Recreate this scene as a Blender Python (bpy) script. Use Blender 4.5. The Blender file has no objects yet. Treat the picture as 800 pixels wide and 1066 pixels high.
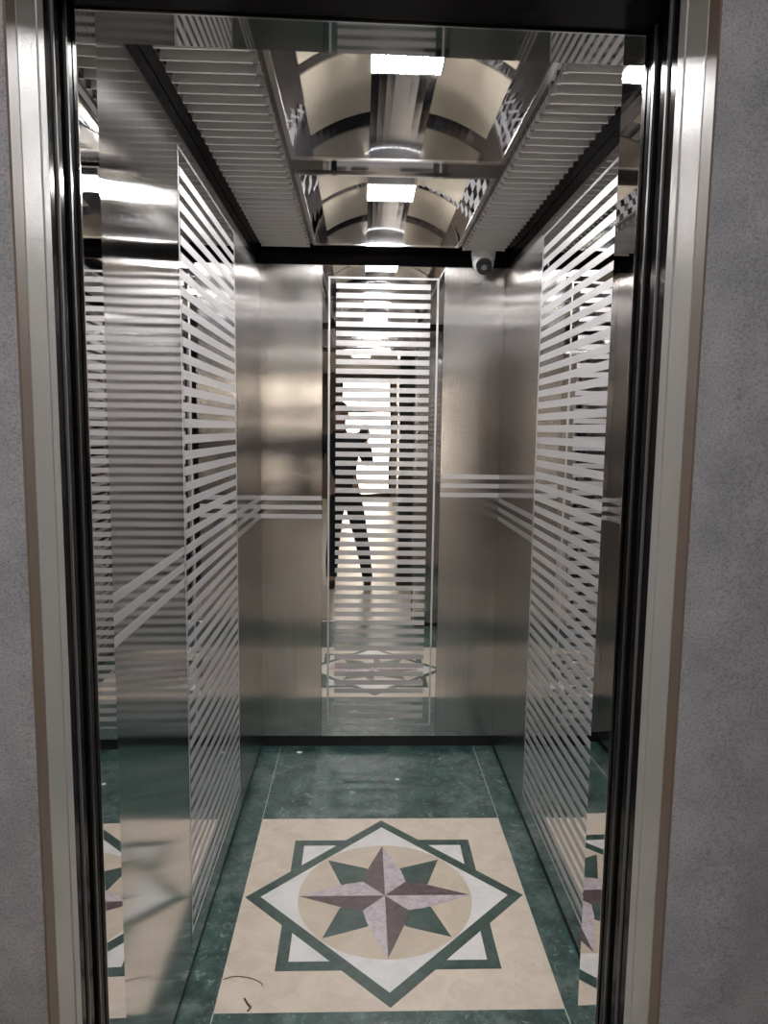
import bpy, bmesh, math, random
from mathutils import Vector, Matrix
random.seed(7)
sc = bpy.context.scene
COL = sc.collection
PI = math.pi

# ------------------------------------------------------------------ dimensions (metres; x right, y into the car, z up)
XL, XR, YF, YB, ZC = -0.469, 0.656, 1.215, 3.358, 2.335
JX, JH = 0.42, 2.142            # half width and height of the clear opening
XM = (XL + XR) / 2

# ------------------------------------------------------------------ helpers
def tag(o, label=None, cat=None, group=None, kind=None):
    if label: o['label'] = label
    if cat: o['category'] = cat
    if group: o['group'] = group
    if kind: o['kind'] = kind
    return o

def empty(name, loc, label=None, cat=None, group=None, kind=None):
    o = bpy.data.objects.new(name, None)
    COL.objects.link(o)
    o.location = loc
    o.empty_display_size = 0.05
    return tag(o, label, cat, group, kind)

def obj(name, bm, mat, parent=None, smooth=False, bevel=0.0, keep=False):
    """link a bmesh given in world coordinates as one mesh object"""
    me = bpy.data.meshes.new(name)
    bmesh.ops.recalc_face_normals(bm, faces=bm.faces[:]) if not keep else None
    bm.to_mesh(me); bm.free()
    mats = mat if isinstance(mat, (list, tuple)) else [mat]
    for m in mats: me.materials.append(m)
    o = bpy.data.objects.new(name, me)
    COL.objects.link(o)
    if parent is not None:
        o.parent = parent
        base = Vector((0, 0, 0)); q = parent
        while q is not None:
            base += q.location; q = q.parent
        me.transform(Matrix.Translation(-base))
    else:
        # origin at the base centre
        xs = [v.co for v in me.vertices]
        lo = Vector([min(c[i] for c in xs) for i in range(3)]); hi = Vector([max(c[i] for c in xs) for i in range(3)])
        b = Vector(((lo.x + hi.x) / 2, (lo.y + hi.y) / 2, lo.z))
        me.transform(Matrix.Translation(-b)); o.location = b
    if smooth:
        for p in me.polygons: p.use_smooth = True
    if bevel:
        md = o.modifiers.new('bevel', 'BEVEL'); md.width = bevel; md.segments = 2; md.limit_method = 'ANGLE'
    return o

def box(bm, x0, x1, y0, y1, z0, z1, mi=0):
    if x0 > x1: x0, x1 = x1, x0
    if y0 > y1: y0, y1 = y1, y0
    if z0 > z1: z0, z1 = z1, z0
    v = [bm.verts.new(c) for c in ((x0,y0,z0),(x1,y0,z0),(x1,y1,z0),(x0,y1,z0),(x0,y0,z1),(x1,y0,z1),(x1,y1,z1),(x0,y1,z1))]
    for f in ((0,3,2,1),(4,5,6,7),(0,1,5,4),(1,2,6,5),(2,3,7,6),(3,0,4,7)):
        fc = bm.faces.new([v[i] for i in f]); fc.material_index = mi
    return v

def bx(*a):
    bm = bmesh.new(); box(bm, *a); return bm

def cyl(bm, p, q, r0, r1=None, seg=24, mi=0):
    p, q = Vector(p), Vector(q); r1 = r0 if r1 is None else r1
    d = (q - p).normalized()
    a = d.orthogonal().normalized(); b = d.cross(a)
    A = []; B = []
    for i in range(seg):
        t = 2 * PI * i / seg; u = a * math.cos(t) + b * math.sin(t)
        A.append(bm.verts.new(p + u * r0)); B.append(bm.verts.new(q + u * r1))
    for i in range(seg):
        j = (i + 1) % seg
        f = bm.faces.new((A[i], A[j], B[j], B[i])); f.material_index = mi
    for f in (bm.faces.new(A[::-1]), bm.faces.new(B)): f.material_index = mi

def ball(bm, c, r, seg=24, rings=16, mi=0):
    m = Matrix.Translation(c) @ Matrix.Diagonal((*(r if isinstance(r, (tuple, list)) else (r, r, r)), 1))
    ret = bmesh.ops.create_uvsphere(bm, u_segments=seg, v_segments=rings, radius=1, matrix=m)
    fs = {f for v in ret['verts'] for f in v.link_faces}
    for f in fs: f.material_index = mi

def slab(bm, pts, z0, z1, mi=0):
    """flat polygon (x,y) extruded z0..z1"""
    A = [bm.verts.new((x, y, z0)) for x, y in pts]; B = [bm.verts.new((x, y, z1)) for x, y in pts]
    n = len(pts)
    fs = [bm.faces.new(A[::-1]), bm.faces.new(B)]
    for i in range(n): fs.append(bm.faces.new((A[i], A[(i+1) % n], B[(i+1) % n], B[i])))
    for f in fs: f.material_index = mi

# ------------------------------------------------------------------ materials
def mat(name):
    m = bpy.data.materials.new(name); m.use_nodes = True
    nt = m.node_tree
    return m, nt, nt.nodes['Principled BSDF']

def simple(name, col, rough=0.5, metal=0.0, spec=0.5, coat=0.0):
    m, nt, b = mat(name)
    b.inputs['Base Color'].default_value = (*col, 1); b.inputs['Roughness'].default_value = rough
    b.inputs['Metallic'].default_value = metal; b.inputs['Specular IOR Level'].default_value = spec
    b.inputs['Coat Weight'].default_value = coat
    return m

def N(nt, t, **kw):
    n = nt.nodes.new(t)
    for k, v in kw.items():
        if k in n.inputs: n.inputs[k].default_value = v
        else: setattr(n, k, v)
    return n

def ramp(nt, src, stops):
    r = nt.nodes.new('ShaderNodeValToRGB')
    e = r.color_ramp.elements
    while len(e) < len(stops): e.new(0.5)
    for k, (p, c) in enumerate(stops):
        e[k].position = p; e[k].color = (*c, 1) if len(c) == 3 else c
    nt.links.new(src, r.inputs['Fac'])
    return r

def coords(nt, scale=(1, 1, 1)):
    g = N(nt, 'ShaderNodeNewGeometry')
    mp = N(nt, 'ShaderNodeMapping'); mp.inputs['Scale'].default_value = scale
    nt.links.new(g.outputs['Position'], mp.inputs['Vector'])
    return g, mp

def brushed(name, col, rough, aniso, wave=0.0, wscale=(6, 6, 3)):
    """sheet steel with a vertical brush grain: reflections spread sideways; slight waviness of the sheet"""
    m, nt, b = mat(name); L = nt.links
    b.inputs['Metallic'].default_value = 1.0
    b.inputs['Roughness'].default_value = rough
    b.inputs['Anisotropic'].default_value = aniso
    g, mp = coords(nt, wscale)
    cr = N(nt, 'ShaderNodeVectorMath', operation='CROSS_PRODUCT'); cr.inputs[1].default_value = (0, 0, 1)
    L.new(g.outputs['True Normal'], cr.inputs[0])
    L.new(cr.outputs[0], b.inputs['Tangent'])
    # grain streaks: faint tone changes between brush lines
    st = N(nt, 'ShaderNodeMapping'); st.inputs['Scale'].default_value = (160, 160, 2.0)
    L.new(g.outputs['Position'], st.inputs['Vector'])
    n1 = N(nt, 'ShaderNodeTexNoise', Scale=1.0, Detail=2.0); L.new(st.outputs[0], n1.inputs['Vector'])
    r = ramp(nt, n1.outputs['Fac'], [(0.25, [c * 0.9 for c in col]), (0.75, [min(1, c * 1.08) for c in col])])
    L.new(r.outputs['Color'], b.inputs['Base Color'])
    if wave:
        n2 = N(nt, 'ShaderNodeTexNoise', Scale=1.0, Detail=1.0); L.new(mp.outputs[0], n2.inputs['Vector'])
        bp = N(nt, 'ShaderNodeBump', Strength=1.0, Distance=wave); L.new(n2.outputs['Fac'], bp.inputs['Height'])
        L.new(bp.outputs[0], b.inputs['Normal'])
    return m

def mirror_steel(name, col, rough=0.02, wave=0.0, ws=4.0):
    m, nt, b = mat(name); L = nt.links
    b.inputs['Metallic'].default_value = 1.0; b.inputs['Roughness'].default_value = rough
    b.inputs['Base Color'].default_value = (*col, 1)
    if wave:
        g, mp = coords(nt, (ws, ws, ws))
        n2 = N(nt, 'ShaderNodeTexNoise', Scale=1.0, Detail=1.0); L.new(mp.outputs[0], n2.inputs['Vector'])
        bp = N(nt, 'ShaderNodeBump', Strength=1.0, Distance=wave); L.new(n2.outputs['Fac'], bp.inputs['Height'])
        L.new(bp.outputs[0], b.inputs['Normal'])
    return m

def marble(name, dark, mid, vein, scale=9.0, rough=0.36, vamt=(0.57, 0.69), dust=0.0):
    m, nt, b = mat(name); L = nt.links
    g, mp = coords(nt)
    n1 = N(nt, 'ShaderNodeTexNoise', Scale=scale * 2.2, Detail=8.0, Roughness=0.72, Distortion=0.7); L.new(mp.outputs[0], n1.inputs['Vector'])
    base = ramp(nt, n1.outputs['Fac'], [(0.40, dark), (0.59, mid)])
    n2 = N(nt, 'ShaderNodeTexNoise', Scale=scale * 4.0, Detail=6.0, Roughness=0.75, Distortion=1.6); L.new(mp.outputs[0], n2.inputs['Vector'])
    vm = ramp(nt, n2.outputs['Fac'], [(vamt[0], (0, 0, 0)), (vamt[1], (1, 1, 1))])
    mx = N(nt, 'ShaderNodeMix', data_type='RGBA'); L.new(vm.outputs['Color'], mx.inputs['Factor'])
    L.new(base.outputs['Color'], mx.inputs['A']); mx.inputs['B'].default_value = (*vein, 1)
    out = mx.outputs['Result']
    if dust:
        n3 = N(nt, 'ShaderNodeTexNoise', Scale=5.0, Detail=9.0, Roughness=0.8, Distortion=0.4); L.new(mp.outputs[0], n3.inputs['Vector'])
        dm = ramp(nt, n3.outputs['Fac'], [(0.5, (0, 0, 0)), (0.75, (dust,) * 3)])
        m2 = N(nt, 'ShaderNodeMix', data_type='RGBA'); L.new(dm.outputs['Color'], m2.inputs['Factor'])
        L.new(out, m2.inputs['A']); m2.inputs['B'].default_value = (0.36, 0.40, 0.40, 1)
        out = m2.outputs['Result']
    L.new(out, b.inputs['Base Color'])
    b.inputs['Roughness'].default_value = rough
    return m

def speckle(name, a, c, d, scale=170.0, rough=0.3):
    m, nt, b = mat(name); L = nt.links
    g, mp = coords(nt)
    n1 = N(nt, 'ShaderNodeTexNoise', Scale=scale, Detail=3.0, Roughness=0.7); L.new(mp.outputs[0], n1.inputs['Vector'])
    r1 = ramp(nt, n1.outputs['Fac'], [(0.36, d), (0.46, a), (0.6, c)])
    n2 = N(nt, 'ShaderNodeTexNoise', Scale=14.0, Detail=5.0, Roughness=0.65); L.new(mp.outputs[0], n2.inputs['Vector'])
    r2 = ramp(nt, n2.outputs['Fac'], [(0.35, (0.78, 0.78, 0.80)), (0.7, (1.08, 1.06, 1.05))])
    mx = N(nt, 'ShaderNodeMix', data_type='RGBA', blend_type='MULTIPLY'); mx.inputs['Factor'].default_value = 1
    L.new(r1.outputs['Color'], mx.inputs['A']); L.new(r2.outputs['Color'], mx.inputs['B'])
    L.new(mx.outputs['Result'], b.inputs['Base Color'])
    b.inputs['Roughness'].default_value = rough
    return m

def painted(name, col, rough=0.4, bump=0.0008, scale=500, spec=0.5):
    m, nt, b = mat(name); L = nt.links
    g, mp = coords(nt)
    n = N(nt, 'ShaderNodeTexNoise', Scale=scale, Detail=2.0); L.new(mp.outputs[0], n.inputs['Vector'])
    bp = N(nt, 'ShaderNodeBump', Strength=1.0, Distance=bump); L.new(n.outputs['Fac'], bp.inputs['Height'])
    L.new(bp.outputs[0], b.inputs['Normal'])
    b.inputs['Base Color'].default_value = (*col, 1); b.inputs['Roughness'].default_value = rough
    b.inputs['Specular IOR Level'].default_value = spec
    return m

def emit(name, col, s):
    m = bpy.data.materials.new(name); m.use_nodes = True; nt = m.node_tree
    for n in list(nt.nodes):
        if n.type == 'BSDF_PRINCIPLED': nt.nodes.remove(n)
    e = N(nt, 'ShaderNodeEmission', Strength=s); e.inputs['Color'].default_value = (*col, 1)
    nt.links.new(e.outputs[0], nt.nodes['Material Output'].inputs['Surface'])
    return m

M = {}
M['brushed'] = brushed('brushed_steel', (0.57, 0.55, 0.535), 0.165, 1.0, wave=0.0006, wscale=(1.4, 1.4, 9.0))
M['brushed_fine'] = brushed('fine_brushed_steel', (0.62, 0.61, 0.60), 0.092, 1.0, wave=0.0003, wscale=(2.0, 2.0, 6.0))
M['mirror'] = mirror_steel('polished_steel', (0.66, 0.66, 0.67), 0.015, wave=0.0006, ws=5.0)
M['mirror_flat'] = mirror_steel('polished_mirror', (0.72, 0.71, 0.71), 0.008)
M['mirror_back'] = mirror_steel('back_mirror_glass', (0.74, 0.73, 0.72), 0.01, wave=0.0004, ws=4.0)
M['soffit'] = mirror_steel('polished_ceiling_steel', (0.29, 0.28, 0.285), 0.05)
M['soffit2'] = mirror_steel('header_steel', (0.42, 0.40, 0.39), 0.03)
M['chrome'] = mirror_steel('chrome_edge', (0.80, 0.79, 0.78), 0.12)
M['vault'] = mirror_steel('polished_vault_steel', (0.66, 0.66, 0.68), 0.03, wave=0.0006, ws=8.0)
M['lunette'] = simple('lunette_steel', (0.50, 0.51, 0.54), 0.07, 1.0)
M['satin'] = simple('satin_champagne_steel', (0.95, 0.85, 0.68), 0.20, 0.75)
M['louvre'] = simple('louvre_steel', (0.86, 0.84, 0.81), 0.32, 0.2)
M['etch_faint'] = simple('faint_etch', (0.50, 0.49, 0.49), 0.36, 0.85)
M['etch'] = simple('etched_frost', (0.50, 0.49, 0.50), 0.42, 0.55)
M['black'] = simple('black_gap', (0.006, 0.006, 0.007), 0.5)
M['blackmetal'] = simple('black_polished_steel', (0.010, 0.009, 0.010), 0.12, 0.0, 0.06)
M['darkshell'] = simple('dark_shell', (0.02, 0.02, 0.02), 0.6)
M['frame'] = painted('hammered_grey_paint', (0.40, 0.385, 0.365), 0.22, 0.0005, 560)
M['frame_bead'] = simple('dull_bead', (0.10, 0.095, 0.09), 0.5)
M['bronze'] = simple('brown_trim', (0.17, 0.125, 0.095), 0.45)
M['granite'] = speckle('grey_granite', (0.36, 0.36, 0.385), (0.43, 0.43, 0.455), (0.24, 0.24, 0.26), scale=340.0, rough=0.28)
M['green'] = marble('green_marble', (0.006, 0.026, 0.023), (0.034, 0.085, 0.074), (0.24, 0.34, 0.32), scale=6.5, dust=0.5)
M['greenband'] = marble('green_marble_inlay', (0.010, 0.034, 0.028), (0.038, 0.075, 0.064), (0.16, 0.22, 0.20), vamt=(0.68, 0.85))
M['beige'] = marble('beige_marble', (0.52, 0.445, 0.365), (0.60, 0.525, 0.44), (0.36, 0.28, 0.20), scale=5, vamt=(0.60, 0.78))
M['tan'] = marble('tan_marble', (0.47, 0.395, 0.305), (0.53, 0.455, 0.365), (0.38, 0.30, 0.22), scale=4, vamt=(0.7, 0.85))
M['white'] = marble('white_marble', (0.58, 0.57, 0.56), (0.66, 0.65, 0.64), (0.45, 0.45, 0.46), scale=5, vamt=(0.7, 0.85))
M['mauve'] = marble('mauve_marble', (0.050, 0.032, 0.034), (0.10, 0.066, 0.068), (0.22, 0.17, 0.17), scale=14, vamt=(0.60, 0.8))
M['pink'] = marble('pale_mauve_granite', (0.36, 0.30, 0.33), (0.52, 0.46, 0.49), (0.22, 0.18, 0.2), scale=20)
M['joint'] = simple('pale_grout', (0.38, 0.42, 0.42), 0.7)
M['lamp'] = emit('led_white', (1.0, 0.98, 0.965), 135.0)
M['lampglass'] = emit('led_backing', (1.0, 0.985, 0.96), 0.5)
M['halllamp'] = emit('lobby_led', (1.0, 0.985, 0.97), 36.0)
M['camwhite'] = simple('camera_white_plastic', (0.62, 0.61, 0.60), 0.35)
M['camblack'] = simple('camera_black_glass', (0.012, 0.012, 0.014), 0.12)
M['lens'] = simple('lens_grey', (0.10, 0.10, 0.11), 0.25)
M['hallfloor'] = marble('lobby_beige_tile', (0.46, 0.41, 0.35), (0.52, 0.47, 0.41), (0.38, 0.33, 0.28), scale=3, rough=0.34, vamt=(0.7, 0.9))
M['hallfloor'].node_tree.nodes['Principled BSDF'].inputs['Specular IOR Level'].default_value = 0.25
M['hallwall'] = painted('lobby_cream_paint', (0.24, 0.205, 0.17), 0.6, 0.0004, 150)
M['hallceil'] = painted('lobby_white_paint', (0.30, 0.29, 0.28), 0.7, 0.0003, 150)
M['pillar'] = speckle('dark_polished_stone', (0.022, 0.020, 0.020), (0.045, 0.04, 0.04), (0.01, 0.01, 0.01), rough=0.25)
M['alu'] = simple('sill_aluminium', (0.35, 0.35, 0.36), 0.35, 1.0)
M['doorframe'] = simple('door_frame_brown', (0.05, 0.04, 0.035), 0.4)
M['jacket'] = simple('dark_jacket_cloth', (0.012, 0.013, 0.017), 0.8)
M['trousers'] = simple('dark_trouser_cloth', (0.014, 0.015, 0.020), 0.85)
M['shoe'] = simple('black_shoe_leather', (0.012, 0.011, 0.011), 0.4)
M['skin'] = simple('skin', (0.45, 0.28, 0.20), 0.5)
M['hair'] = simple('dark_hair', (0.015, 0.012, 0.010), 0.6)
M['eye'] = simple('eye_white', (0.6, 0.6, 0.6), 0.2)
M['thread'] = simple('brown_thread', (0.10, 0.075, 0.055), 0.8)
M['crumb'] = simple('white_crumb', (0.75, 0.77, 0.76), 0.7)

def glass_mat():
    m, nt, b = mat('door_glass')
    b.inputs['Base Color'].default_value = (0.95, 0.97, 0.97, 1); b.inputs['Roughness'].default_value = 0.0
    b.inputs['Transmission Weight'].default_value = 1.0; b.inputs['IOR'].default_value = 1.45
    return m
M['glass'] = glass_mat()

# ================================================================== THE CAR
def S(name, bm, m, **k):
    o = obj(name, bm, m, **k); o['kind'] = 'structure'; return o

T = 0.012   # panel thickness (panels stand in front of the shell)
# shell
S('wall_left', bx(XL - 0.10, XL - T, YF - 0.04, YB + 0.10, -0.02, 2.62), M['darkshell'])
S('wall_right', bx(XR + T, XR + 0.10, YF - 0.04, YB + 0.10, -0.02, 2.62), M['darkshell'])
S('wall_back', bx(XL - T, XR + T, YB + T, YB + 0.10, -0.02, 2.62), M['darkshell'])
bm = bmesh.new()
box(bm, XL - 0.10, -JX - 0.012, 1.135, YF - 0.001 , -0.02, 2.62)
box(bm, JX + 0.012, XR + 0.10, 1.135, YF - 0.001, -0.02, 2.62)
box(bm, -JX - 0.012, JX + 0.012, 1.135, YF - 0.001, JH + 0.012, 2.62)
S('wall_front', bm, M['darkshell'])

# floor: base slab of green marble, joints, and the inlaid medallion
CX, CY, SQ = 0.0929, 2.2217, 0.3281
RX0, RX1, RY0, RY1 = -0.3801, 0.5652, 1.7469, 2.7015
fl = S('floor', bx(XL - T, XR + T, 1.13, YB + T, -0.03, 0.0), M['green'])
bm = bmesh.new()
for x in (RX0, RX1):
    box(bm, x - 0.0015, x + 0.0015, RY1, YB, 0.0, 0.0003)
    box(bm, x - 0.0015, x + 0.0015, YF, RY0, 0.0, 0.0003)
obj('tile_joint', bm, M['joint'], fl)
bm = bmesh.new()
e = 0.0004
slab(bm, [(RX0, RY0), (RX1, RY0), (RX1, RY1), (RX0, RY1)], 0, e, 0)
def sq(h, rot=0.0):
    return [(CX + h * math.sqrt(2) * math.cos(PI/4 + rot + k*PI/2), CY + h * math.sqrt(2) * math.sin(PI/4 + rot + k*PI/2)) for k in range(4)]
slab(bm, sq(SQ), 0, 2*e, 1)
slab(bm, sq(SQ - 0.036), 0, 3*e, 2)
slab(bm, sq(SQ, PI/4), 0, 4*e, 1)
slab(bm, sq(SQ - 0.036, PI/4), 0, 5*e, 2)
slab(bm, [(CX + 0.289*math.cos(2*PI*k/96), CY + 0.289*math.sin(2*PI*k/96)) for k in range(96)], 0, 6*e, 3)
def pol(r, a): return (CX + r*math.cos(a), CY + r*math.sin(a))
def loc(u, v, a):  # u along direction a, v to its left
    return (CX + u*math.cos(a) - v*math.sin(a), CY + u*math.sin(a) + v*math.cos(a))
for k in range(4):
    a = PI/4 + k*PI/2
    slab(bm, [loc(0.06, -0.062, a), loc(0.15, -0.062, a), loc(0.281, 0, a), loc(0.15, 0.062, a), loc(0.06, 0.062, a)], 0, 7*e, 1)
for k in range(4):
    a = k*PI/2
    q = 0.074
    slab(bm, [(CX, CY), loc(q, q, a), loc(0.13, 0.062, a), loc(0.286, 0, a)], 0, 8*e, 4)     # dark half
    slab(bm, [(CX, CY), loc(0.286, 0, a), loc(0.13, -0.062, a), loc(q, -q, a)], 0, 8*e, 5)    # pale half
med = obj('floor_medallion', bm, [M['beige'], M['greenband'], M['white'], M['tan'], M['mauve'], M['pink']], fl)

# black gaps along the foot and the head of the walls
bm = bmesh.new()
box(bm, XL - T + 0.001, XR + T - 0.001, YB + 0.006, YB + T, 0.0, 0.052)
S('baseboard_back', bm, M['black'])
S('baseboard_left', bx(XL - T, XL - 0.004, YF, YB + 0.005, 0.0, 0.03), M['black'])
S('baseboard_right', bx(XR + 0.004, XR + T, YF, YB + 0.005, 0.0, 0.03), M['black'])
ZP = 2.288   # top of the wall panels
bm = bmesh.new()
box(bm, XL - T, XL - 0.002, YF, YB, ZP + 0.002, ZC)
box(bm, XR + 0.002, XR + T, YF, YB, ZP + 0.002, ZC)
box(bm, XL, XR, YB + 0.002, YB + T, ZP + 0.002, ZC)
S('trim_1', bm, M['blackmetal'])

# ------------------------------------------------------------------ wall panels
BELT = (1.137, 1.180, 1.223)
def belt_side(x, nx, y0, y1, zs=BELT, w=0.021):
    bm = bmesh.new()
    for z in zs: box(bm, x, x + nx*0.0005, y0, y1, z - w/2, z + w/2)
    return bm
def belt_back(x0, x1, zs, w=0.021):
    bm = bmesh.new()
    for z in zs: box(bm, x0, x1, YB, YB - 0.0005, z - w/2, z + w/2)
    return bm

def steel_panel(bm, m, label, name='steel_panel', cat='wall panel', group=None):
    o = obj(name, bm, m)
    return tag(o, label, cat, group)

G = 0.0015
LM0, LM1 = 1.892, 2.7155
RM0, RM1 = 1.857, 2.680
BM0, BM1 = -0.1817, 0.3736
Z0 = 0.032
p = steel_panel(bx(XL - T + 0.0005, XL, YF + G, LM0 - G, Z0, ZP), M['brushed_fine'], 'brushed steel wall panel nearest the door on the left, with three etched bands')
obj('etched_band', belt_side(XL, 1, YF + G + 0.02, LM0 - G), M['etch'], p)
p = steel_panel(bx(XL - T + 0.0005, XL, LM1 + G, YB - 0.0005, Z0, ZP), M['brushed'], 'narrow brushed steel panel between left striped mirror and back left corner')
obj('etched_band', belt_side(XL, 1, LM1 + G, YB - 0.001), M['etch_faint'], p)
p = steel_panel(bx(XR, XR + T - 0.0005, RM1 + G, YB - 0.0005, Z0, ZP), M['brushed'], 'narrow brushed steel panel between right striped mirror and back right corner')
obj('etched_band', belt_side(XR, -1, RM1 + G, YB - 0.001, BELT), M['etch_faint'], p)
p = steel_panel(bx(XR, XR + T - 0.0005, YF + G, RM0 - G, Z0, ZP), M['brushed_fine'], 'brushed steel wall panel on the right beside the door jamb')
obj('etched_band', belt_side(XR, -1, YF + G + 0.02, RM0 - G), M['etch'], p)
p = steel_panel(bx(XL + 0.0005, BM0 - G, YB, YB + T - 0.0005, 0.055, ZP), M['brushed'], 'brushed steel back wall panel left of the tall striped mirror')
bb = belt_back(XL + 0.001, BM0 - G, BELT)
obj('etched_band', bb, M['etch'], p)
for x in (-0.462, -0.452, -0.442):
    bm = bmesh.new(); cyl(bm, (x, YB, 1.80), (x, YB - 0.0012, 1.80), 0.0028, seg=12); obj('screw', bm, M['blackmetal'], p)
p = steel_panel(bx(BM1 + G, XR - 0.0005, YB, YB + T - 0.0005, 0.055, ZP), M['brushed'], 'brushed steel back wall panel right of the tall striped mirror')
obj('etched_band', belt_back(BM1 + G, XR - 0.001, [z + 0.109 for z in BELT]), M['etch'], p)

# striped mirrors
PITCH, ZT, NS, SWD = 0.0425, 2.197, 49, 0.0235
def stripes_side(x, nx, y0, y1):
    bm = bmesh.new()
    for k in range(NS):
        z = ZT - k*PITCH
        box(bm, x, x + nx*0.0005, y0 + 0.026, y1 - 0.020, z - SWD/2, z + SWD/2)
    return bm
def border_side(x, nx, y0, y1, zt=2.255, zb=0.113, w=0.008):
    bm = bmesh.new()
    a, b_ = y0 + 0.010, y1 - 0.004
    box(bm, x, x + nx*0.0005, a, b_, zt - w, zt); box(bm, x, x + nx*0.0005, a, b_, zb, zb + w)
    box(bm, x, x + nx*0.0005, a, a + w, zb + w, zt - w); box(bm, x, x + nx*0.0005, b_ - w, b_, zb + w, zt - w)
    return bm
for (side, x, nx, y0, y1) in (('left', XL, 1, LM0, LM1), ('right', XR, -1, RM0, RM1)):
    o = obj('striped_mirror', bx(x, x - nx*(T - 0.0005), y0, y1, Z0, ZP), M['mirror'])
    tag(o, f'tall polished steel mirror panel with etched horizontal stripes on the {side} side wall', 'mirror')
    obj('etched_stripes', stripes_side(x, nx, y0, y1), M['etch'], o)
    obj('etched_border', border_side(x, nx, y0, y1), M['etch'], o)
o = obj('striped_mirror', bx(BM0, BM1, YB - 0.002, YB + T - 0.0005, 0.055, ZP), M['mirror_back'])
tag(o, 'tall narrow back wall mirror with etched horizontal stripes between two brushed panels', 'mirror')
bm = bmesh.new(); yb_ = YB - 0.002
for k in range(NS):
    z = ZT - k*PITCH; box(bm, -0.120, 0.312, yb_, yb_ - 0.0005, z - SWD/2, z + SWD/2)
obj('etched_stripes', bm, M['etch'], o)
bm = bmesh.new(); w = 0.009
box(bm, -0.156, 0.350, yb_, yb_ - 0.0005, 2.229, 2.238); box(bm, -0.156, 0.350, yb_, yb_ - 0.0005, 0.109, 0.118)
box(bm, -0.156, -0.156 + w, yb_, yb_ - 0.0005, 0.118, 2.229); box(bm, 0.350 - w, 0.350, yb_, yb_ - 0.0005, 0.118, 2.229)
obj('etched_border', bm, M['etch'], o)

# front return with the buttons (seen in the mirrors) and the transom inside
o = steel_panel(bx(JX + 0.004, XR - 0.002, YF - 0.0008, YF + 0.006, Z0, ZP), M['brushed_fine'], 'brushed steel front return panel inside the car, right of the door')
S('trim_3', bx(-JX + 0.0, JX + 0.002, YF - 0.0008, YF + 0.006, JH + 0.012, ZP), M['brushed_fine'])

# ------------------------------------------------------------------ ceiling
VX0, VX1 = -0.203, 0.4045
V = [(1.343, 2.192), (2.322, 3.168)]
LVL = (-0.440, -0.228); LVR = (0.4295, 0.618)
LY0, LY1 = 1.30, 3.20
bm = bmesh.new()
zt = ZC + 0.012
def cbox(x0, x1, y0, y1): box(bm, x0, x1, y0, y1, ZC, zt)
cbox(XL, LVL[0], YF, YB); cbox(LVL[1], VX0, YF, YB); cbox(VX1, LVR[0], YF, YB); cbox(LVR[1], XR, YF, YB)
for (a, b_) in (LVL, LVR): cbox(a, b_, YF, LY0); cbox(a, b_, LY1, YB)
cbox(VX0, VX1, YF, V[0][0]); cbox(VX0, VX1, V[0][1], V[1][0]); cbox(VX0, VX1, V[1][1], YB)
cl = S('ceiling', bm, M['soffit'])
S('ceiling_shell', bx(XL - 0.1, XR + 0.1, YF - 0.04, YB + 0.1, 2.60, 2.66), M['darkshell'])

RISE = 0.118
HW = (VX1 - VX0) / 2; VR = (HW*HW + RISE*RISE) / (2*RISE); VCZ = ZC + RISE - VR; VCX = (VX0 + VX1) / 2
AMAX = math.asin(HW / VR)
def arc_sheet(a0, a1, y0, y1, r0, r1, n=32):
    bm = bmesh.new(); rows = []
    for i in range(n + 1):
        a = a0 + (a1 - a0)*i/n; row = []
        for r in (r0, r1):
            for y in (y0, y1):
                row.append(bm.verts.new((VCX + r*math.sin(a), y, VCZ + r*math.cos(a))))
        rows.append(row)
    for i in range(n):
        A, B = rows[i], rows[i+1]
        bm.faces.new((A[0], B[0], B[1], A[1])); bm.faces.new((A[2], A[3], B[3], B[2]))
        bm.faces.new((A[0], A[2], B[2], B[0])); bm.faces.new((A[1], B[1], B[3], A[3]))
    bm.faces.new(rows[0][0:1] + [rows[0][1], rows[0][3], rows[0][2]]); bm.faces.new([rows[-1][0], rows[-1][2], rows[-1][3], rows[-1][1]])
    return bm
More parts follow.
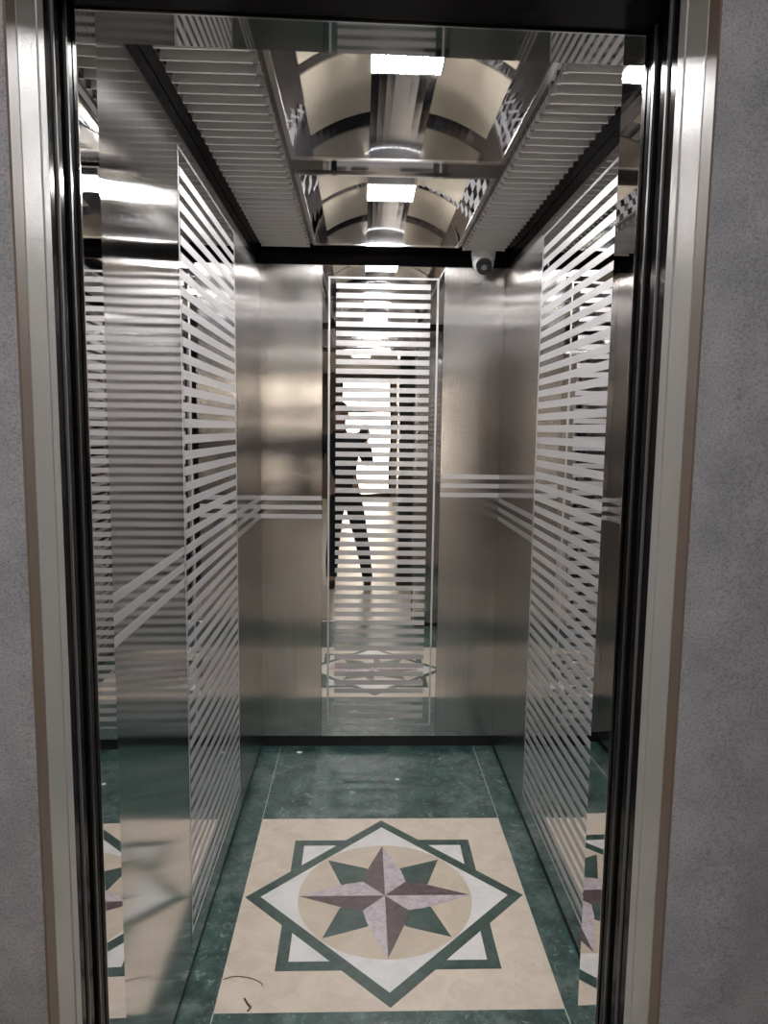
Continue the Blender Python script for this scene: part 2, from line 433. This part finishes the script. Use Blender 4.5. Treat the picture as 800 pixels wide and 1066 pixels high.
for vi, (y0, y1) in enumerate(V):
    nm = ('nearer the door', 'nearer the back wall')[vi]
    vt = empty('ceiling_vault', (VCX, (y0 + y1)/2, ZC), f'shallow polished steel barrel vault in the ceiling, {nm}', 'ceiling vault', 'barrel vaults in the car ceiling')
    obj('barrel', arc_sheet(-AMAX, AMAX, y0, y1, VR, VR + 0.004), M['vault'], vt, smooth=False)
    for (yy, s) in ((y0, 1), (y1, -1)):
        bm = bmesh.new(); n = 32
        pa = [(VCX + VR*math.sin(-AMAX + 2*AMAX*i/n), VCZ + VR*math.cos(-AMAX + 2*AMAX*i/n)) for i in range(n + 1)]
        A = [bm.verts.new((x, yy, z)) for x, z in pa]; B = [bm.verts.new((x, yy + s*0.003, z)) for x, z in pa]
        bm.faces.new(A); bm.faces.new(B[::-1])
        for i in range(n + 1):
            j = (i + 1) % (n + 1); bm.faces.new((A[i], A[j], B[j], B[i]))
        obj('end_panel', bm, M['lunette'], vt)
    bm = bmesh.new(); r = 0.010
    box(bm, VX0 - r, VX0 + 0.004, y0 - r, y1 + r, ZC - 0.006, ZC - 0.0002); box(bm, VX1 - 0.004, VX1 + r, y0 - r, y1 + r, ZC - 0.006, ZC - 0.0002)
    box(bm, VX0 + 0.004, VX1 - 0.004, y0 - r, y0 + 0.004, ZC - 0.006, ZC - 0.0002); box(bm, VX0 + 0.004, VX1 - 0.004, y1 - 0.004, y1 + r, ZC - 0.006, ZC - 0.0002)
    obj('rim', bm, M['chrome'], vt)
    yc = (y0 + y1)/2
    for (a0, a1) in ((-math.radians(34.2), -math.radians(10.8)), (math.radians(10.8), math.radians(33.6))):
        for (ya, yb2) in ((y0 + 0.075, yc - 0.028), (yc + 0.028, y1 - 0.055)):
            obj('satin_panel', arc_sheet(a0, a1, ya, yb2, VR - 0.003, VR - 0.0005, 14), M['satin'], vt)
    lz = ZC + 0.078
    lt = empty('ceiling_light', (VCX - 0.001, yc, lz), f'square white LED ceiling light glowing in the vault {nm}', 'ceiling light', 'LED lights in the ceiling vaults')
    w2, d2 = 0.086, 0.086
    bm = bmesh.new()
    box(bm, VCX - w2 - 0.004, VCX + w2 + 0.004, yc - d2 - 0.004, yc + d2 + 0.004, lz + 0.004, ZC + RISE - 0.002)
    obj('housing', bm, M['chrome'], lt)
    obj('backing', bx(VCX - w2, VCX + w2, yc - d2, yc + d2, lz + 0.0005, lz + 0.0036), M['lampglass'], lt)
    for k in range(10):
        x = VCX - w2 + (k + 0.5)*2*w2/10
        bm = bx(x - 0.0062, x + 0.0062, yc - d2 + 0.003, yc + d2 - 0.003, lz - 0.0012, lz + 0.0003)
        obj('led_strip', bm, M['lamp'], lt)

# louvre strips
for (nm, (x0, x1), inner) in (('left', LVL, 1), ('right', LVR, -1)):
    lv = empty('ceiling_louvre', ((x0 + x1)/2, (LY0 + LY1)/2, ZC), f'long strip of overlapping steel louvre blades along the {nm} edge of the ceiling', 'ceiling louvre', 'louvre strips along the ceiling edges')
    bm = bmesh.new(); pit = 0.050; n = int((LY1 - LY0)/pit)
    for k in range(n):
        y = LY0 + 0.03 + k*pit
        # a blade: a tilted plate with a small lip at its foot
        h, dy, t = 0.046, 0.018, 0.0025
        za, zb = ZC - 0.012, ZC + h - 0.012
        pts = [(y, za), (y + 0.006, za), (y + 0.006, za + 0.002), (y + t, za + 0.003), (y + dy + t, zb), (y + dy, zb)]
        A = [bm.verts.new((x0 + 0.004, a, z)) for a, z in pts]; B = [bm.verts.new((x1 - 0.004, a, z)) for a, z in pts]
        bm.faces.new(A); bm.faces.new(B[::-1])
        for i in range(len(pts)):
            j = (i + 1) % len(pts); bm.faces.new((A[i], B[i], B[j], A[j]))
    xe = x1 if inner > 0 else x0
    for k in range(n):
        y = LY0 + 0.03 + k*pit
        box(bm, xe - 0.009*(inner > 0) - 0.001, xe + 0.009*(inner < 0) + 0.001, y - 0.001, y + 0.007, ZC - 0.014, ZC + 0.010, 1)
    obj('louvre_blades', bm, [M['louvre'], M['chrome']], lv)
    bm = bmesh.new()
    box(bm, x0 - 0.001, x1 + 0.001, LY0 - 0.001, LY1 + 0.001, ZC + 0.050, ZC + 0.053)
    box(bm, x0 - 0.0035, x0 - 0.001, LY0, LY1, ZC + 0.0125, ZC + 0.05); box(bm, x1 + 0.001, x1 + 0.0035, LY0, LY1, ZC + 0.0125, ZC + 0.05)
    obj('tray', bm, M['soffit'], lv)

# dome camera in the back right corner
dc = (0.533, 3.255)
cam_t = empty('dome_camera', (dc[0], dc[1], ZC), 'small white dome security camera under the ceiling in the back right corner', 'security camera')
bm = bmesh.new(); cyl(bm, (*dc, ZC), (*dc, ZC - 0.038), 0.054, 0.050, 40); obj('base', bm, M['camwhite'], cam_t, bevel=0.004)
d = Vector((-0.02, -0.80, -0.55)).normalized(); c = Vector((*dc, ZC - 0.048))
bm = bmesh.new(); ball(bm, c, 0.047, 40, 24); obj('eyeball', bm, M['camwhite'], cam_t, smooth=True)
bm = bmesh.new(); cyl(bm, c + d*0.030, c + d*0.0475, 0.036, 0.034, 40); fo = obj('lens_window', bm, M['camblack'], cam_t)
bm = bmesh.new(); cyl(bm, c + d*0.0475, c + d*0.0495, 0.013, 0.012, 24); obj('lens', bm, M['lens'], fo)

# ================================================================== DOORWAY
# car jamb strips and header strip (polished), edged in chrome
for s, nm in ((-1, 'left'), (1, 'right')):
    o = obj('door_jamb', bx(s*JX, s*(JX + 0.0115), 1.125, YF - 0.0015, 0.0, JH + 0.0), M['mirror_flat'] if s < 0 else M['mirror_flat'])
    tag(o, f'narrow polished steel car jamb strip on the {nm} side of the doorway', 'door jamb')
    obj('edge_bead', bx(s*(JX - 0.0015), s*(JX + 0.004), 1.1215, 1.1249, 0.0, JH), M['chrome'], o)
o = obj('door_header', bx(-JX - 0.0115, JX + 0.0115, 1.125, YF - 0.0015, JH + 0.0003, JH + 0.0115), M['soffit2'])
tag(o, 'polished steel header strip across the top of the doorway', 'door header')
obj('edge_bead', bx(-JX, JX, 1.1215, 1.1249, JH - 0.001, JH + 0.004), M['chrome'], o)
# retracted door leaves: only their black leading edges show
for s, nm in ((-1, 'left'), (1, 'right')):
    o = obj('door_leaf', bx(s*(JX + 0.004), s*(JX + 0.16), 1.086, 1.118, 0.004, JH + 0.03), M['blackmetal'])
    tag(o, f'black leading edge of the open car door leaf, {nm} side', 'elevator door')
    obj('edge_seal', bx(s*(JX + 0.001), s*(JX + 0.004), 1.090, 1.096, 0.004, JH), simple('rubber_seal', (0.03, 0.03, 0.03), 0.35), o)
    o = obj('door_leaf', bx(s*(JX + 0.006), s*(JX + 0.16), 1.044, 1.076, 0.004, JH + 0.03), M['blackmetal'])
    tag(o, f'black leading edge of the open landing door leaf, {nm} side, just inside the grey frame', 'elevator door')
# dark head above the leaves
S('trim_2', bx(-JX, JX, 1.040, 1.120, JH + 0.003, JH + 0.40), M['blackmetal'])
# landing frame: grey hammered paint lining the reveal, black inside it
FIX, GY = {-1: 0.413, 1: 0.424}, 0.900
fr = empty('landing_frame', (0, 0.97, 0.0), 'grey painted steel landing frame lining both sides of the lift doorway', 'door frame')
for s in (-1, 1):
    FI = FIX[s]
    obj('frame_post', bx(s*FI, s*(FI + 0.03), 0.9265, 0.984, 0.0, 2.30), M['frame'], fr, bevel=0.002)
    obj('frame_lip', bx(s*(FI - 0.0012), s*(FI + 0.03), 0.9845, 1.006, 0.0, 2.30), M['frame'], fr, bevel=0.0015)
    obj('black_reveal', bx(s*(FI - 0.001), s*(FI + 0.10), 1.0065, 1.040, 0.0, 2.30), M['blackmetal'], fr)
    obj('bead', bx(s*(FI - 0.004), s*(FI - 0.001), 1.028, 1.032, 0.0, 2.14), M['frame_bead'], fr)
obj('frame_head', bx(-FIX[-1], FIX[1], 0.9265, 1.006, 2.30, 2.33), M['frame'], fr)
obj('head_reveal', bx(-FIX[-1], FIX[1], 1.0065, 1.040, 2.146, 2.33), M['blackmetal'], fr)
# brown reveal of the stone
tr = empty('stone_reveal', (0, 0.90, 0.0), 'brown strip lining the cut edge of the granite around the grey frame', 'edge trim')
for s in (-1, 1):
    FO = FIX[s] + 0.0005
    obj('side_strip', bx(s*FO, s*(FO + 0.003), GY - 0.0005, 0.926, 0.0, 2.33), M['bronze'], tr)
obj('head_strip', bx(-FIX[-1] - 0.003, FIX[1] + 0.003, GY - 0.0005, 0.926, 2.3305, 2.3405), M['bronze'], tr)
# granite facing
HX, HZ, HY = 1.55, 2.75, -9.0
S('wall_granite_left', bx(-HX, -FIX[-1] - 0.0037, GY, 0.925, 0.0, HZ), M['granite'])
S('wall_granite_right', bx(FIX[1] + 0.0037, HX, GY, 0.925, 0.0, HZ), M['granite'])
S('wall_granite_top', bx(-FIX[-1] - 0.0037, FIX[1] + 0.0037, GY, 0.925, 2.3415, HZ), M['granite'])
# unseen plates added behind the facing against light leaks, clear of the door leaves
bm = bmesh.new()
box(bm, -HX, -0.60, 1.06, 1.13, -0.05, HZ); box(bm, 0.60, HX, 1.06, 1.13, -0.05, HZ); box(bm, -0.60, 0.60, 1.06, 1.13, 2.56, HZ)
S('light_leak_plates', bm, M['darkshell'])
# sills
o = obj('car_sill', bx(-JX - 0.01, JX + 0.01, 1.085, 1.129, -0.03, 0.001), M['alu']); tag(o, 'aluminium sill at the edge of the car floor', 'sill')
o = obj('landing_sill', bx(-JX - 0.01, JX + 0.01, 1.002, 1.055, -0.03, 0.001), M['alu']); tag(o, 'aluminium sill at the lobby side of the doorway', 'sill')

RZ = Matrix.Translation((0, 1.0, 0)) @ Matrix.Rotation(math.radians(1.5), 4, 'Z') @ Matrix.Translation((0, -1.0, 0))
for o in list(COL.objects):
    if o.parent is None and o.name.split('.')[0] in ('door_jamb', 'door_header', 'door_leaf', 'trim_2', 'landing_frame', 'stone_reveal', 'landing_sill', 'car_sill', 'wall_granite_left', 'wall_granite_right', 'wall_granite_top'):
        dx = 0.006 if o.name.startswith(('door_', 'trim_2', 'car_sill')) else 0.0
        o.matrix_world = Matrix.Translation((dx, 0, 0)) @ RZ @ Matrix.Translation(o.location)
# ================================================================== THE LOBBY (seen only in the mirrors)
S('floor_lobby', bx(-HX, HX, HY - 0.4, 1.0, -0.06, -0.001), M['hallfloor'])
S('ceiling_lobby', bx(-HX, HX, HY - 0.15, 1.06, HZ, HZ + 0.08), M['hallceil'])
S('wall_lobby_left', bx(-HX - 0.1, -HX, HY - 0.15, 1.06, -0.02, HZ), M['hallwall'])
S('wall_lobby_right', bx(HX, HX + 0.1, HY - 0.15, 1.06, -0.02, HZ), M['hallwall'])
DX0, DX1, DH = -0.44, 0.66, 2.67
bm = bmesh.new()
box(bm, -HX, DX0, HY - 0.15, HY, 0, HZ); box(bm, DX1, HX, HY - 0.15, HY, 0, HZ); box(bm, DX0, DX1, HY - 0.15, HY, DH, HZ)
S('wall_lobby_back', bm, M['hallwall'])
dr = empty('door_1', ((DX0 + DX1)/2, HY - 0.07, 0.0)); dr['kind'] = 'structure'
bm = bmesh.new(); f = 0.06
box(bm, DX0 + 0.001, DX0 + f, HY - 0.10, HY - 0.04, 0, DH - 0.001); box(bm, DX1 - f, DX1 - 0.001, HY - 0.10, HY - 0.04, 0, DH - 0.001)
box(bm, DX0 + f, DX1 - f, HY - 0.10, HY - 0.04, DH - f, DH - 0.001); box(bm, DX0 + f, DX1 - f, HY - 0.10, HY - 0.04, 1.90, 2.02); box(bm, DX0 + f, DX1 - f, HY - 0.10, HY - 0.04, 0, 0.12)
obj('door_frame', bm, M['doorframe'], dr)
obj('door_pane', bx(DX0 + f, DX1 - f, HY - 0.073, HY - 0.067, 0.12, 1.90), M['glass'], dr)
obj('transom_pane', bx(DX0 + f, DX1 - f, HY - 0.073, HY - 0.067, 2.02, DH - f), M['glass'], dr)
S('ground_outside', bx(-6, 6, HY - 9, HY - 0.4, -0.10, -0.05), M['hallfloor'])
for k in range(6):
    y = -0.25 - k*1.0
    t = empty('lobby_light', (-0.02, y, HZ), 'square LED panel on the lobby ceiling, reflected in the back mirror', 'ceiling light', 'lobby ceiling lights')
    obj('light_frame', bx(-0.17, 0.13, y - 0.15, y + 0.15, HZ - 0.02, HZ - 0.0002), M['camwhite'], t)
    obj('light_panel', bx(-0.155, 0.115, y - 0.135, y + 0.135, HZ - 0.024, HZ - 0.0202), M['halllamp'], t)
o = obj('pillar', bx(0.36, 0.86, -0.62, -0.18, -0.001, HZ), M['pillar'])
o['kind'] = 'structure'

# ------------------------------------------------------------------ small litter on the floor
def curve_obj(name, pts, r, m):
    P = [Vector(c) for c in pts]; Q = []
    for i in range(len(P) - 1):
        p0, p1, p2, p3 = P[max(i-1, 0)], P[i], P[i+1], P[min(i+2, len(P)-1)]
        for k in range(8):
            t = k/8; Q.append(0.5*((2*p1) + (p2 - p0)*t + (2*p0 - 5*p1 + 4*p2 - p3)*t*t + (3*p1 - p0 - 3*p2 + p3)*t**3))
    Q.append(P[-1]); bm = bmesh.new(); rows = []
    for i, c in enumerate(Q):
        d = (Q[min(i+1, len(Q)-1)] - Q[max(i-1, 0)]).normalized(); sd = Vector((-d.y, d.x, 0)); u = Vector((0, 0, 1))
        rows.append([bm.verts.new(c + (sd*math.cos(2*PI*k/6) + u*math.sin(2*PI*k/6))*r) for k in range(6)])
    for A, B in zip(rows, rows[1:]):
        for k in range(6): bm.faces.new((A[k], A[(k+1) % 6], B[(k+1) % 6], B[k]))
    bm.faces.new(rows[0][::-1]); bm.faces.new(rows[-1])
    return obj(name, bm, m)
zz = 0.0016
o = curve_obj('thread', [(-0.375, 1.865, zz), (-0.345, 1.875, zz), (-0.300, 1.868, zz), (-0.268, 1.850, zz), (-0.262, 1.838, zz)], 0.0012, M['thread'])
tag(o, 'thin brown thread lying on the beige floor near the left front corner', 'thread')
o = curve_obj('dry_leaf_scrap', [(-0.305, 1.795, zz), (-0.292, 1.775, zz), (-0.284, 1.765, zz), (-0.290, 1.752, zz)], 0.0028, M['thread'])
tag(o, 'dark crumpled scrap on beige floor in front of the thread', 'scrap')
def crumb(x, y, r, lab):
    bm = bmesh.new(); ball(bm, (x, y, 0.002), (r, r*0.7, 0.003), 10, 6)
    for v in bm.verts:
        v.co.x += random.uniform(-1, 1)*r*0.25; v.co.y += random.uniform(-1, 1)*r*0.25
    o = obj('crumb', bm, M['crumb']); tag(o, lab, 'crumb')
crumb(0.175, 3.02, 0.011, 'white crumb on green marble near the back mirror')
crumb(-0.285, 3.29, 0.013, 'white crumb on green marble in the back left corner')

# ================================================================== THE PERSON TAKING THE PICTURE (seen in the back mirror)
def skin_mesh(verts, edges, root=0, sub=2):
    me = bpy.data.meshes.new('tmp'); me.from_pydata([v[:3] for v in verts], edges, [])
    o = bpy.data.objects.new('tmp', me); COL.objects.link(o)
    md = o.modifiers.new('s', 'SKIN'); md.use_smooth_shade = True
    sv = me.skin_vertices[0].data
    for i, v in enumerate(verts):
        r = v[3]; sv[i].radius = r if isinstance(r, tuple) else (r, r)
        sv[i].use_root = (i == root)
    ms = o.modifiers.new('u', 'SUBSURF'); ms.levels = sub; ms.render_levels = sub
    bpy.context.view_layer.update()
    ev = o.evaluated_get(bpy.context.evaluated_depsgraph_get())
    out = bpy.data.meshes.new_from_object(ev)
    bpy.data.objects.remove(o)
    return out

def chain(V_, E_, start, pts):
    prev = start
    for q in pts:
        V_.append(q); E_.append((prev, len(V_) - 1)); prev = len(V_) - 1
    return prev

def remesh(meshes, extra_bm, voxel):
    bm = bmesh.new()
    for me in meshes: bm.from_mesh(me)
    if extra_bm: 
        t = bpy.data.meshes.new('x'); extra_bm.to_mesh(t); extra_bm.free(); bm.from_mesh(t)
    me = bpy.data.meshes.new('tmp'); bm.to_mesh(me); bm.free()
    o = bpy.data.objects.new('tmp', me); COL.objects.link(o)
    md = o.modifiers.new('r', 'REMESH'); md.mode = 'VOXEL'; md.voxel_size = voxel
    sm = o.modifiers.new('sm', 'SMOOTH'); sm.factor = 0.5; sm.iterations = 2
    bpy.context.view_layer.update()
    out = bpy.data.meshes.new_from_object(o.evaluated_get(bpy.context.evaluated_depsgraph_get()))
    bpy.data.objects.remove(o)
    return out

def from_mesh(name, me, m, parent):
    bm = bmesh.new(); bm.from_mesh(me)
    return obj(name, bm, m, parent, smooth=True)

PX, PY = -0.20, -0.30
person = empty('person', (PX, PY, 0.0), 'person in dark jacket holding up a phone, reflected in the striped back mirror', 'person')
hipL, hipR = (-0.245, PY, 0.93), (-0.065, PY, 0.93)
kneeL, kneeR = (-0.265, PY + 0.02, 0.50), (0.005, PY + 0.05, 0.50)
ankL, ankR = (-0.285, PY - 0.02, 0.085), (0.075, PY + 0.03, 0.085)
pel, wst, chs, nck = (-0.155, PY, 0.98), (-0.165, PY, 1.15), (-0.19, PY - 0.01, 1.38), (-0.205, PY, 1.53)
shL, shR = (-0.385, PY - 0.01, 1.455), (-0.01, PY, 1.455)
elL, elR = (-0.455, PY - 0.04, 1.17), (0.075, PY + 0.02, 1.20)
wrL, wrR = (-0.46, PY + 0.03, 0.93), (0.055, -0.105, 1.435)
def body_skel(g):
    V_ = [(*pel, (0.15 + g, 0.10 + g))]; E_ = []
    a = chain(V_, E_, 0, [(*wst, (0.135 + g, 0.095 + g)), (*chs, (0.165 + g, 0.105 + g)), (*nck, 0.055 + g*0.3)])
    return V_, E_, 2
# --- body (skin): one continuous surface
V_, E_, ic = body_skel(0.0)
head_c = (-0.205, PY + 0.035, 1.685)
chain(V_, E_, 3, [(-0.205, PY + 0.015, 1.60, 0.055), (-0.205, PY + 0.03, 1.66, 0.07)])
armends = {}
for s, sh, el, wr in ((-1, shL, elL, wrL), (1, shR, elR, wrR)):
    e_ = chain(V_, E_, ic, [(*sh, 0.058), (*el, 0.042), (*wr, (0.027, 0.022))]); armends[s] = wr
for hp, kn, an in ((hipL, kneeL, ankL), (hipR, kneeR, ankR)):
    chain(V_, E_, 0, [(*hp, 0.085), (*kn, 0.055), (*an, 0.038), (an[0], an[1] + 0.13, 0.04, 0.035)])
ms = [skin_mesh(V_, E_, 0, 2)]
# hands: palm and five bent fingers each
def hand(w, ax, side, palm_n, curl):
    """w wrist, ax direction to the fingers, side direction to the thumb, palm_n out of the palm"""
    w, ax, side, pn = Vector(w), Vector(ax).normalized(), Vector(side).normalized(), Vector(palm_n).normalized()
    Vh = [(*w, 0.024), (*(w + ax*0.045), (0.036, 0.018)), (*(w + ax*0.085), (0.038, 0.015))]; Eh = [(0, 1), (1, 2)]
    out = [skin_mesh(Vh, Eh, 0, 2)]
    for k, (off, L, r) in enumerate(((0.028, 0.070, 0.0088), (0.010, 0.080, 0.0092), (-0.009, 0.074, 0.0088), (-0.027, 0.058, 0.0078))):
        b = w + ax*0.080 + side*off
        pts = [b]; d_ = ax.copy()
        for j in range(3):
            d_ = (d_*math.cos(curl[j]) + pn*math.sin(curl[j])).normalized()
            pts.append(pts[-1] + d_*L*(0.45, 0.31, 0.24)[j])
        out.append(skin_mesh([(*q, r*(1 - 0.07*i)) for i, q in enumerate(pts)], [(0, 1), (1, 2), (2, 3)], 0, 2))
    b = w + ax*0.025 + side*0.022
    pts = [b, b + (side*0.75 + ax*0.6 + pn*0.15)*0.036, b + (side*0.62 + ax*0.85 + pn*0.45)*0.068, b + (side*0.45 + ax*0.95 + pn*0.75)*0.088]
    out.append(skin_mesh([(*q, 0.0115 - 0.001*i) for i, q in enumerate(pts)], [(0, 1), (1, 2), (2, 3)], 0, 2))
    return out
ms += hand(wrL, (0.02, 0.12, -1), (0.25, 1, 0.1), (1, -0.1, 0), (0.25, 0.4, 0.3))
ms += hand(wrR, (0.05, 0.25, 1.0), (-0.8, 0.45, 0.1), (-0.55, 0.75, 0.0), (0.35, 0.75, 0.6))
# head: skull, jaw, nose, ears, brow, lips
hb = bmesh.new(); H = Vector(head_c)
ball(hb, H + Vector((0, -0.005, 0.035)), (0.077, 0.096, 0.090)); ball(hb, H + Vector((0, 0.018, -0.035)), (0.060, 0.072, 0.082))
ball(hb, H + Vector((0, 0.066, -0.085)), (0.028, 0.024, 0.022))
ball(hb, H + Vector((0, 0.100, -0.015)), (0.012, 0.020, 0.024)); ball(hb, H + Vector((0, 0.088, 0.010)), (0.009, 0.012, 0.028))
for s in (-1, 1):
    ball(hb, H + Vector((s*0.077, -0.005, -0.008)), (0.010, 0.020, 0.032)); ball(hb, H + Vector((s*0.030, 0.078, 0.034)), (0.024, 0.012, 0.008))
    ball(hb, H + Vector((s*0.040, 0.062, -0.025)), (0.022, 0.018, 0.020))
ball(hb, H + Vector((0, 0.085, -0.052)), (0.024, 0.010, 0.006)); ball(hb, H + Vector((0, 0.083, -0.063)), (0.021, 0.010, 0.007))
from_mesh('body', remesh(ms, hb, 0.0055), M['skin'], person)
for s in (-1, 1):
    bm = bmesh.new(); ball(bm, H + Vector((s*0.031, 0.080, 0.016)), (0.013, 0.010, 0.009), 16, 10); eo = obj('eye', bm, M['eye'], person, smooth=True)
    bm = bmesh.new(); ball(bm, H + Vector((s*0.031, 0.089, 0.016)), (0.005, 0.003, 0.005), 12, 8); obj('iris', bm, M['hair'], eo, smooth=True)
hb = bmesh.new()
ball(hb, H + Vector((0, -0.016, 0.050)), (0.083, 0.098, 0.086)); ball(hb, H + Vector((0, -0.060, 0.0)), (0.070, 0.052, 0.075)); ball(hb, H + Vector((0, 0.045, 0.105)), (0.055, 0.045, 0.026))
for v in hb.verts:
    v.co += Vector((random.uniform(-1, 1), random.uniform(-1, 1), random.uniform(-1, 1)))*0.002
from_mesh('hair', remesh([], hb, 0.008), M['hair'], person)
# --- jacket
g = 0.022
V_ = [(-0.155, PY, 0.88, (0.165, 0.125))]; E_ = []
chain(V_, E_, 0, [(-0.158, PY, 0.99, (0.165, 0.122)), (*wst, (0.16, 0.118)), (*chs, (0.178, 0.125)), (-0.205, PY, 1.505, (0.085, 0.075)), (-0.205, PY + 0.01, 1.555, (0.072, 0.066))])
for sh, el, wr in ((shL, elL, wrL), (shR, elR, wrR)):
    w_ = Vector(el).lerp(Vector(wr), 0.93)
    chain(V_, E_, 3, [(*sh, 0.080), (*el, 0.060), (*w_, 0.043)])
from_mesh('jacket', skin_mesh(V_, E_, 0, 2), M['jacket'], person)
# --- trousers
V_ = [(-0.155, PY, 1.0, (0.152, 0.112)), (-0.155, PY, 0.90, (0.15, 0.115))]; E_ = [(0, 1)]
for hp, kn, an in ((hipL, kneeL, ankL), (hipR, kneeR, ankR)):
    chain(V_, E_, 1, [(hp[0], hp[1], 0.83, 0.098), (*kn, 0.072), (an[0], an[1], 0.10, 0.060), (an[0], an[1], 0.055, 0.060)])
from_mesh('trousers', skin_mesh(V_, E_, 0, 2), M['trousers'], person)
for an in (ankL, ankR):
    V_ = [(an[0], an[1] - 0.055, 0.045, (0.036, 0.042)), (an[0], an[1] + 0.02, 0.050, (0.040, 0.048)), (an[0], an[1] + 0.11, 0.038, (0.043, 0.036)), (an[0], an[1] + 0.19, 0.029, (0.032, 0.024))]
    so = from_mesh('shoe', skin_mesh(V_, [(0, 1), (1, 2), (2, 3)], 0, 2), M['shoe'], person)
    bm = bmesh.new()
    n = 20; pts = []
    for i in range(n):
        t = 2*PI*i/n; yy = an[1] + 0.068 + 0.15*math.sin(t); ww = 0.040 + 0.006*math.sin(t)
        pts.append((an[0] + ww*math.cos(t), yy))
    slab(bm, pts, -0.001, 0.020); obj('sole', bm, M['shoe'], so)
# phone in the right hand, its lens at the taking position
ph = obj('phone', bx(-0.012, 0.064, -0.020, -0.012, 1.435, 1.592), M['camblack'], bevel=0.003)
tag(ph, 'dark smartphone held up in the right hand of the standing person', 'phone')

# ================================================================== LIGHT, WORLD, CAMERA
w = bpy.data.worlds.new('daylight'); sc.world = w; w.use_nodes = True
bgn = w.node_tree.nodes['Background']; bgn.inputs['Color'].default_value = (1.0, 0.85, 0.70, 1); bgn.inputs['Strength'].default_value = 9.0

cam = bpy.data.cameras.new('camera'); co = bpy.data.objects.new('camera', cam); COL.objects.link(co)
R = [[0.9994229449679916, 0.03272753127248096, -0.009093171521299886], [-0.03146235846101813, 0.9928295762490489, 0.11532368588110768], [0.012802229164383805, -0.11497104514590956, 0.9932863442665865]]
right = Vector((R[0][0], R[1][0], R[2][0])); fwd = Vector((R[0][1], R[1][1], R[2][1])); up = Vector((R[0][2], R[1][2], R[2][2]))
m3 = Matrix((right, up, -fwd)).transposed()
co.matrix_world = Matrix.Translation((0, 0, 1.55)) @ m3.to_4x4()
cam.sensor_fit = 'HORIZONTAL'; cam.sensor_width = 36.0; cam.lens = 36.0*743.65/800.0
cam.clip_start = 0.01; cam.clip_end = 100
sc.camera = co

sc.view_settings.view_transform = 'Standard'; sc.view_settings.look = 'None'
sc.view_settings.gamma = 1.0; sc.view_settings.use_curve_mapping = False
sc.view_settings.exposure = 0.55
sc.cycles.max_bounces = 14; sc.cycles.glossy_bounces = 9; sc.cycles.diffuse_bounces = 4; sc.cycles.transmission_bounces = 8
